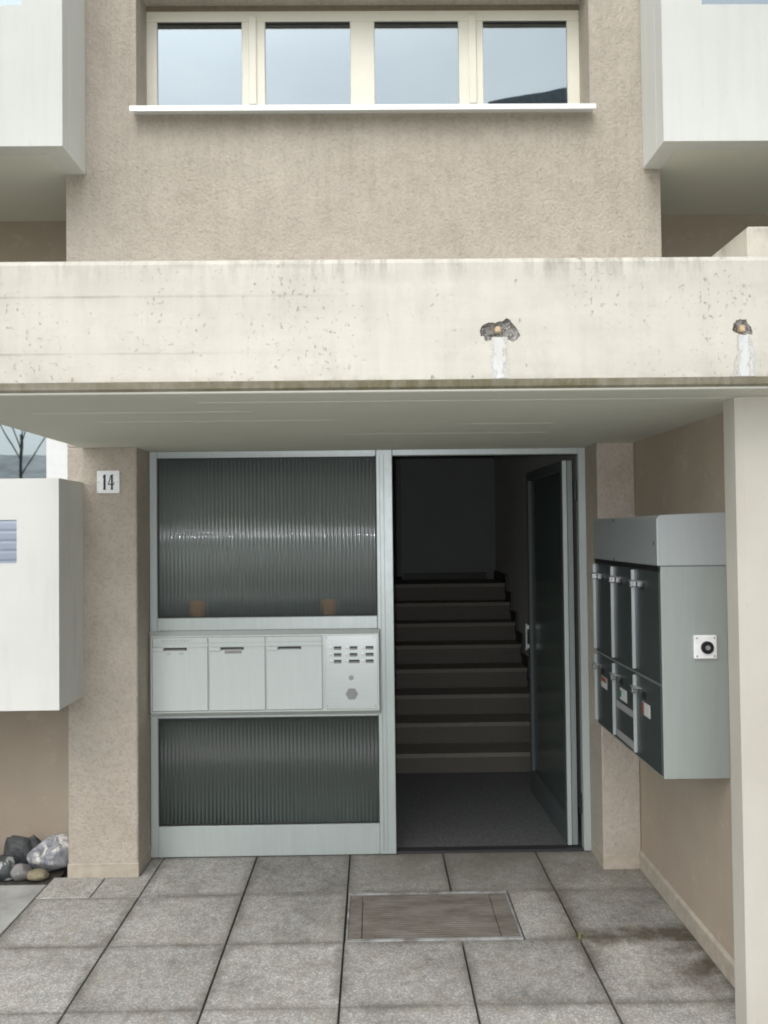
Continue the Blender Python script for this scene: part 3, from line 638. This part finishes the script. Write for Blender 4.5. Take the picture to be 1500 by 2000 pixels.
# ------------------------------------------------------------------ house number
hn = thing('house_number_plate', (-1.212, WY, 2.008), 'small white enamel plate with black number 14 on the left pillar', 'house number')
nx0, nx1, nz0, nz1 = -1.2705, -1.1545, 1.9495, 2.0665
B().box(nx0, nx1, WY-.008, WY-.0005, nz0, nz1, bev=.003, seg=2).build('plate', MAT['enamel'], hn)
def glyph(pts):   # coordinates read on the plate, 0..1500 over 80 px
    s = .116/ (1180-335)
    return [(nx0+(x-335)*s, nz1-(y-335)*s) for x, y in pts]
gl_ = B()
for pts in ([(555, 610), (570, 560), (590, 500), (665, 475), (662, 1010), (680, 1052), (560, 1052), (580, 1010), (584, 560), (575, 610)],
            [(864, 500), (936, 475), (933, 1010), (952, 1052), (838, 1052), (862, 1010)],
            [(848, 505), (863, 505), (863, 560), (790, 835), (752, 835)],
            [(748, 838), (861, 838), (861, 872), (742, 872)], [(934, 838), (955, 830), (985, 760), (996, 765), (980, 850), (955, 872), (934, 872)]):
    gl_.prism(glyph(pts), lambda a, c, d: (a, d, c), WY-.0095, WY-.0079)
gl_.build('numeral', MAT['ink'], hn)
for gx in (400, 1120):
    (cx, cz), = glyph([(gx, 765)]); B().cyl((cx, WY-.0088, cz), (0, 1, 0), .0028, .002, 10).build('screw', MAT['grille'], hn)

# ------------------------------------------------------------------ letterbox panel in the screen
lp = thing('letterbox_unit', (-.44, -.05, .76), 'pale grey three door letterbox unit with doorbells between the ribbed panes', 'letterbox')
ox0, ox1, oz0, oz1 = -1.070, .176, .757, 1.214; ix0, ix1, iz0, iz1 = -1.046, .158, .790, 1.186; yo, yi = -.014, -.052
t = B(); bm = t.bm
def ringv(x0, x1, z0, z1, y): return [bm.verts.new(p) for p in ((x0, y, z0), (x1, y, z0), (x1, y, z1), (x0, y, z1))]
rg = [ringv(ox0, ox1, oz0, oz1, yo), ringv(ox0+.002, ox1-.002, oz0+.002, oz1-.002, yo-.006), ringv(ix0-.006, ix1+.006, iz0-.006, iz1+.006, yi-.004), ringv(ix0, ix1, iz0, iz1, yi-.004), ringv(ix0, ix1, iz0, iz1, yi+.012)]
for a, c in zip(rg, rg[1:]):
    for i in range(4): bm.faces.new((a[i], a[(i+1) % 4], c[(i+1) % 4], c[i]))
bm.faces.new(rg[-1]); bm.faces.new(rg[0][::-1]); bmesh.ops.recalc_face_normals(bm, faces=bm.faces[:])
t.build('panel_frame', MAT['lframe'], lp)
doors = [(-1.0440, -.749), (-.7405, -.443), (-.4345, -.138)]
for i, (a, c) in enumerate(doors):
    d = B().box(a, c, yi+.004, yi-.0 if False else yi+.0119, iz0+.002, iz1-.0185+.0165, bev=.0015)
    d.box(a+.0005, c-.0005, yi-.006, yi+.0035, iz0+.004, iz1-.053, bev=.002)               # door skin
    d.box(a+.0005, c-.0005, yi-.002, yi+.0035, iz1-.033, iz1-.003, bev=.002)              # flap above
    do = d.build('letterbox_door', MAT['lbox'], lp)
    B().box(a+.001, a+.062, yi-.016, yi-.001, iz1-.077, iz1-.0525, bev=.004).build('finger_pull', MAT['lbox'], do)
    B().box(a+.186, c-.001, yi-.0078, yi-.001, iz1-.062, iz1-.0535, bev=.002).build('flap_edge', MAT['lbox'], do)
    B().box(a+.063, a+.185, yi-.0085, yi-.0062, iz1-.071, iz1-.056, bev=.001).build('name_slot', MAT['slot'], do)
    B().box(a+.070, a+.178, yi-.0095, yi-.0086, iz1-.0698, iz1-.0650, bev=0).build('name_card', MAT['card'], do)
    if i == 0:
        st_ = B(); x = a+.048
        for w in (.022, .006, .010, .008, .012, .005, .014, .009, .012, .007):
            st_.box(x, x+w, yi-.0032, yi-.0021, iz1-.025, iz1-.013); x += w+.006
        st_.build('sticker', MAT['white'], do)
        for q in (.075, .143): B().box(a+q, a+q+.024, yi-.0068, yi-.0061, iz1-.093, iz1-.081).build('sticker', MAT['white'], do)
    if i == 1:
        B().box(a+.083, a+.174, yi-.0070, yi-.0061, iz1-.090, iz1-.075).build('name_card', MAT['card'], do)
ip = B().box(-.1185, .1565, yi-.0005, yi+.0118, iz0+.001, iz1-.001, bev=.001).build('intercom_plate', MAT['steel'], lp)
ic = lambda px, py: (-.1185+(px-635.5)/103*.275, iz1-(py-1242.5)/140*.396)
pxs = lambda X, Y: (620+X/10.714, 1230+Y/10.714)
for j, X in enumerate((268, 612, 955)):
    for k, Y in enumerate((395, 533, 668)):
        x, z = ic(*pxs(X, Y)); B().cyl((x, yi-.004, z), (0, 1, 0), .0068, .008, 14).build('bell_button', MAT['chrome'], ip)
        w = (340, 500) if j == 0 else (680, 845) if j == 1 and k < 2 else (662, 890) if j == 1 else (1022, 1192)
        xa, za = ic(*pxs(w[0], Y+35)); xb, zb = ic(*pxs(w[1], Y-33))
        ns = B().box(xa, xb, yi-.0022, yi-.0006, za, zb, bev=.0008).build('name_slot', MAT['slot'], ip)
        B().box(xa+.002, xb-.002, yi-.0028, yi-.0023, za+.002, za+(zb-za)*.5).build('name_card', MAT['card'], ns)
x, z = ic(*pxs(708, 998)); B().cyl((x, yi-.0015, z), (0, 1, 0), .0145, .003, 6).build('microphone_grille', MAT['grille'], ip)
x, z = ic(*pxs(717, 1325))
t = bmesh.new(); bmesh.ops.create_cone(t, cap_ends=True, segments=6, radius1=.034, radius2=.034, depth=.003)
t.transform(Matrix.Translation((x, yi-.0015, z)) @ Matrix.Rotation(R(90), 4, 'X') @ Matrix.Rotation(R(30), 4, 'Z')); b = B(); b.bm.free(); b.bm = t; sg = b.build('speaker_grille', MAT['grille'], ip)
hb_ = B()
for r in range(-3, 4):
    for q in range(-3, 4):
        hx, hz = x+q*.0085+(r % 2)*.00425, z+r*.0075
        if math.hypot(hx-x, hz-z) < .0265: hb_.cyl((hx, yi-.0034, hz), (0, 1, 0), .0016, .001, 6)
hb_.build('speaker_hole', MAT['slot'], ip)['kind'] = 'stuff'
for X, Y in ((185, 188), (1215, 182), (195, 1555), (1228, 1570)):
    x, z = ic(*pxs(X, Y)); B().cyl((x, yi-.001, z), (0, 1, 0), .0032, .003, 10).build('screw', MAT['grille'], ip)

# ------------------------------------------------------------------ cabinet on the wing wall
cb_ = thing('letterbox_cabinet', (1.4995, -.91, .78), 'silver metal cabinet of six dark letterboxes fixed to the right side wall', 'letterbox')
CXF, CYN, CYF = 1.243, -1.388, -.438
B().box(CXF+.001, 1.4995, CYN, CYF, .778, 1.592, bev=.003).build('cabinet_body', MAT['alu_cab'], cb_)
t = B(); t.prism([(CXF-.012, 1.5935), (CXF-.012, 1.775), (CXF+.0, 1.789), (1.4995, 1.797), (1.4995, 1.5935)], lambda a, c, d: (a, d, c), CYN-.005, CYF+.004)
bmesh.ops.bevel(t.bm, geom=t.bm.edges[:], offset=.003, segments=2, affect='EDGES'); t.build('cabinet_hood', MAT['hood'], cb_)
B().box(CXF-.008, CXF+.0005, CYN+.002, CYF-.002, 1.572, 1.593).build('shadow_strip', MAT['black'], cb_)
w = (CYF-CYN)/3
for i in range(3):
    for k, (z0, z1) in enumerate(((.790, 1.130), (1.140, 1.570))):
        ya, yb = CYF-w*i-w+.004, CYF-w*i-.003
        d = B().box(CXF-.006, CXF, ya, yb-.001, z0, z1, bev=.0015); d = d.build('letterbox_door', MAT['anthracite'], cb_)
        B().box(CXF-.019, CXF-.0005, yb-.001, yb+.003, z0+.012, z1-.004, bev=.001).build('pull_strip', MAT['hood'], d)
        zl = z1-.062
        B().box(CXF-.032, CXF-.0065, yb-.030, yb-.006, zl-.013, zl+.013, bev=.003).build('lock', MAT['chrome'], d)
        B().box(CXF-.034, CXF-.0065, yb-.085, yb-.0, zl+.0135, zl+.0165, bev=.001).build('name_holder', MAT['alu_cab'], d)
        B().box(CXF-.0085, CXF-.0062, yb-.130, yb-.085, zl-.020, zl+.008, bev=.001).build('slot', MAT['black'], d)
        if k == 0:
            yc = yb-.13
            B().box(CXF-.0075, CXF-.0061, yc-.05, yc+.05, z1-.150, z1-.098, bev=0).build('sticker', MAT['white'], d)
            mk = (MAT['orange_print'], MAT['green'], MAT['red'])[i]
            q = ((-.045, .045, -.122, -.100), (.026, .047, -.138, -.110), (.024, .049, -.149, -.099))[i]
            B().box(CXF-.0083, CXF-.0076, yc+q[0], yc+q[1], z1+q[2], z1+q[3]).build('sticker_print', mk, d)
            if i == 1:
                tb = B(); tb.box(CXF-.0074, CXF-.0061, ya+.01, yb-.02, z1-.195, z1-.165); tb.box(CXF-.0074, CXF-.0061, ya+.006, yb-.02, z0+.012, z0+.045); tb.box(CXF-.0074, CXF-.0061, ya+.004, ya+.016, z0+.05, z1-.21)
                tb.build('tape', MAT['card'], d)
for (y, z) in ((-.80, 1.60), (-.80, 1.775), (CYN+.03, 1.68)): B().box(CXF-.0145, CXF-.0115, y-.002, y+.002, z-.007, z+.007).build('rivet', MAT['black'], cb_)
# key switch
ks = thing('key_switch', (1.408, CYN, 1.282), 'square white switch plate with a black round key hole on the silver cabinet', 'switch')
B().box(1.363, 1.452, CYN-.014, CYN-.0005, 1.237, 1.328, bev=.005, seg=2).build('plate', MAT['white_plastic'], ks)
t = B().cyl((1.412, CYN-.018, 1.281), (0, 1, 0), .024, .010, 28); t.build('key_ring', MAT['black'], ks)
B().cyl((1.412, CYN-.024, 1.281), (0, 1, 0), .009, .004, 16).build('key_barrel', MAT['grille'], ks)
for (x, z) in ((1.374, 1.317), (1.441, 1.317), (1.374, 1.248), (1.441, 1.248)): B().cyl((x, CYN-.0143, z), (0, 1, 0), .0035, .002, 10).build('screw', MAT['grille'], ks)

# ------------------------------------------------------------------ entrance mat
fm = thing('floor_mat', (.385, -.745, 0), 'brown ribbed entrance mat in a metal frame sunk into the paving', 'doormat')
mx0, mx1, my0, my1 = .006, .764, -.992, -.499
t = B()
for a in ((mx0, mx1, my1-.018, my1), (mx0, mx1, my0, my0+.020), (mx0, mx0+.010, my0+.0205, my1-.0185), (mx1-.010, mx1, my0+.0205, my1-.0185)): t.box(*a, -.03, .0035, bev=.0015)
t.build('mat_frame', MAT['matframe'], fm)
def ribs(name, xa, xb, mat):
    t = B(); n = 22; h = (my1-.022-(my0+.024))/n
    for k in range(n):
        y = my0+.024+h*k; t.box(xa, xb, y+.001, y+h*.80, -.028, .0005+random.uniform(-.0006, .0006), bev=.0015)
    t.box(xa, xb, my0+.021, my1-.019, -.0295, -.0075)
    return t.build(name, mat, fm)
ribs('mat_margin', mx0+.0105, .0735, MAT['mat']); ribs('mat_field', .0765, .6725, MAT['mat']); ribs('mat_margin', .6755, mx1-.0105, MAT['mat'])

# ------------------------------------------------------------------ rocks in the bed
def rock(label, mat, c, r, seed, rough=.28, lvl=3, tilt=0, facets=9):
    t = bmesh.new(); bmesh.ops.create_icosphere(t, subdivisions=lvl, radius=1)
    for v in t.verts:
        d = v.co.normalized(); k = 1+rough*noise.noise(d*1.3+Vector((seed, 0, 0)))+rough*.45*noise.noise(d*3.1+Vector((seed, 5, 0)))+.08*rough*noise.noise(d*9+Vector((0, seed, 0)))
        k = min(k, 1.12); v.co = Vector((d.x*r[0], d.y*r[1], d.z*r[2]))*k
    rd = random.Random(int(seed*10))
    for _ in range(facets):
        n = Vector((rd.gauss(0, 1), rd.gauss(0, 1), rd.gauss(0, 1))).normalized(); h = max(v.co.dot(n) for v in t.verts)*rd.uniform(.66, .88)
        for v in t.verts:
            e = v.co.dot(n)-h
            if e > 0: v.co -= n*e*.88
    t.transform(Matrix.Translation(c) @ Matrix.Rotation(tilt, 4, 'Y') @ Matrix.Rotation(seed, 4, 'Z'))
    zmin = min(v.co.z for v in t.verts)
    b = B(); b.bm.free(); b.bm = t
    o = b.build('rock', mat, None, smooth=True, origin=c)
    return tag(o, label, 'rock', 'rocks beside the left pillar')
rock('large grey boulder with white veins against the left pillar', MAT['rock_pale'], (-1.545, -.125, .075), (.135, .10, .100), .4, .32, 4, .12)
rock('small ochre pebble in front of the white veined boulder', MAT['rock_ochre'], (-1.578, -.252, .018), (.066, .048, .027), 2.9, .12, 3, 0, 4)
rock('rounded mid grey stone between the ochre pebble and the black veined stone', MAT['rock_grey'], (-1.665, -.245, .03), (.052, .05, .048), 1.4, .2, 3)
rock('black stone with a sharp white vein at the bed edge', MAT['rock_vein'], (-1.745, -.235, .045), (.075, .06, .06), 6.2, .35, 3, .4)
rock('dark basalt stone lying behind the black veined stone', MAT['rock_dark'], (-1.735, -.105, .085), (.10, .08, .085), 3.7, .3, 3)
rock('small dark stone wedged left of the white veined boulder', MAT['rock_dark'], (-1.668, -.075, .10), (.05, .05, .06), 5.1, .3, 3)
rock('grey stone farthest left in the rock bed', MAT['rock_grey'], (-1.92, -.17, .06), (.10, .08, .08), 8.3, .3, 3)

# weeds in the paving joints
def weed(x, y, n, h, label, seed):
    rd = random.Random(seed); t = B(); bm = t.bm
    for k in range(n):
        a = rd.uniform(0, 6.28); L = h*rd.uniform(.6, 1); d = Vector((math.cos(a), math.sin(a), 0)); q = Vector((-d.y, d.x, 0))*.0012
        p0 = Vector((x+rd.uniform(-.004, .004), y+rd.uniform(-.012, .012), -.02)); p1 = p0+d*L*.35+Vector((0, 0, .02+L*.6)); p2 = p0+d*L*.9+Vector((0, 0, .02+L*.75))
        v = [bm.verts.new(c) for c in (p0-q, p0+q, p1+q, p1-q, p2)]; bm.faces.new(v[:4]); bm.faces.new((v[3], v[2], v[4]))
    return tag(t.build('weed', MAT['weed'], None, origin=(x, y, 0)), label, 'weed')
weed(1.0, -.99, 16, .030, 'tiny yellowish weed at the slab crossing beside the dark stain', 1)
# ------------------------------------------------------------------ orange pots on the sill behind the ribbed glass
def pot(x, label):
    p = thing('flower_pot', (x, .068, 1.2845), label, 'flower pot', 'orange pots behind the glass')
    t = B(); t.cyl((x, .068, 1.2845+.040), (0, 0, 1), .034, .08, 20, r2=.042); t.build('pot_body', MAT['orange'], p, smooth=False)
    t = B(); t.cyl((x, .068, 1.2845+.087), (0, 0, 1), .045, .014, 20); t.build('pot_rim', MAT['orange'], p)
    return p
box('inner_sill', MAT['hall_wall'], screen, -1.06, .16, .046, .18, 1.25, 1.284)
pot(-.825, 'orange pot behind the ribbed glass, close to the numbered pillar')
pot(-.105, 'orange pot behind the ribbed glass, close to the door post')

# ------------------------------------------------------------------ across the lawn (seen only in the reflections)
oh = thing('house', (7.0, -17, 0), 'gable roofed house opposite, mirrored in the right window pane', 'house')
B().box(3.2, 14, -24, -15.4, -.02, 11.6).build('wall', MAT['house_wall'], oh)
B().prism([(2.9, 11.3), (14.3, 11.3), (14.3, 11.75), (8.6, 12.75), (2.9, 11.72)], lambda a, c, d: (a, d, c), -24.5, -15.2).build('roof', MAT['roof'], oh)
for i in range(3):
    for k in range(4):
        f = B().box(4+2.7*i, 5.5+2.7*i, -15.399, -15.36, 1+2.6*k, 2.4+2.6*k).build('window', MAT['white_frame'], oh)
        B().box(4.08+2.7*i, 5.42+2.7*i, -15.359, -15.35, 1.08+2.6*k, 2.32+2.6*k).build('pane', MAT['glass'], f)
def tree(x, y, h, seed, label):
    rd = random.Random(seed); p = thing('bare_tree', (x, y, -.02), label, 'tree', 'bare trees across the lawn')
    def limb(b, a, d, L, r, depth):
        q = a+d*L; b.cyl((a+q)/2, d, r, L, 7, r2=r*.6)
        if depth:
            for _ in range(3):
                e = (d+Vector((rd.uniform(-.8, .8), rd.uniform(-.8, .8), rd.uniform(-.1, .5)))).normalized()
                limb(b, a+d*L*rd.uniform(.55, 1), e, L*rd.uniform(.55, .75), r*.5, depth-1)
    t = B(); t.cyl((x, y, h*.2), (0, 0, 1), h*.0045, h*.4+.04, 10, r2=h*.0035); t.build('trunk', MAT['bark'], p)
    c = B()
    for k in range(5):
        an = k*1.26+rd.uniform(-.3, .3); limb(c, Vector((x, y, h*(.30+.02*k))), Vector((math.cos(an)*.55, math.sin(an)*.55, 1)).normalized(), h*.24, h*.0016, 3)
    c.build('crown', MAT['bark'], p)
tree(-9.1, -18, 11, 3, 'bare tree across the lawn, the one farther from the gabled house')
tree(-1.5, -18, 8, 5, 'bare tree across the lawn, the one nearer the gabled house')
bm = bmesh.new(); bmesh.ops.create_grid(bm, x_segments=60, y_segments=12, size=1)
for v in bm.verts:
    k = (1-v.co.y)/2; v.co = Vector((v.co.x*85, -62-24*k, -.3+10.5*math.sin(k*1.5)*(1+.25*noise.noise(Vector((v.co.x*4, k, 2))))))
bmesh.ops.recalc_face_normals(bm, faces=bm.faces[:]); b = B(); b.bm.free(); b.bm = bm; tag(b.build('hills', MAT['hill'], smooth=True), kind='structure')
t = B(); t.box(-30, 2.0, -25.2, -24, -.02, 2.2)
bmesh.ops.subdivide_edges(t.bm, edges=t.bm.edges[:], cuts=24, use_grid_fill=True)
for v in t.bm.verts: v.co += Vector((0, 1, .8))*.45*noise.noise(v.co*.9) if v.co.z > .1 else Vector((0, 0, 0))
tag(t.build('hedge', MAT['hedge']), 'long clipped green hedge at the far side of the lawn', 'hedge')
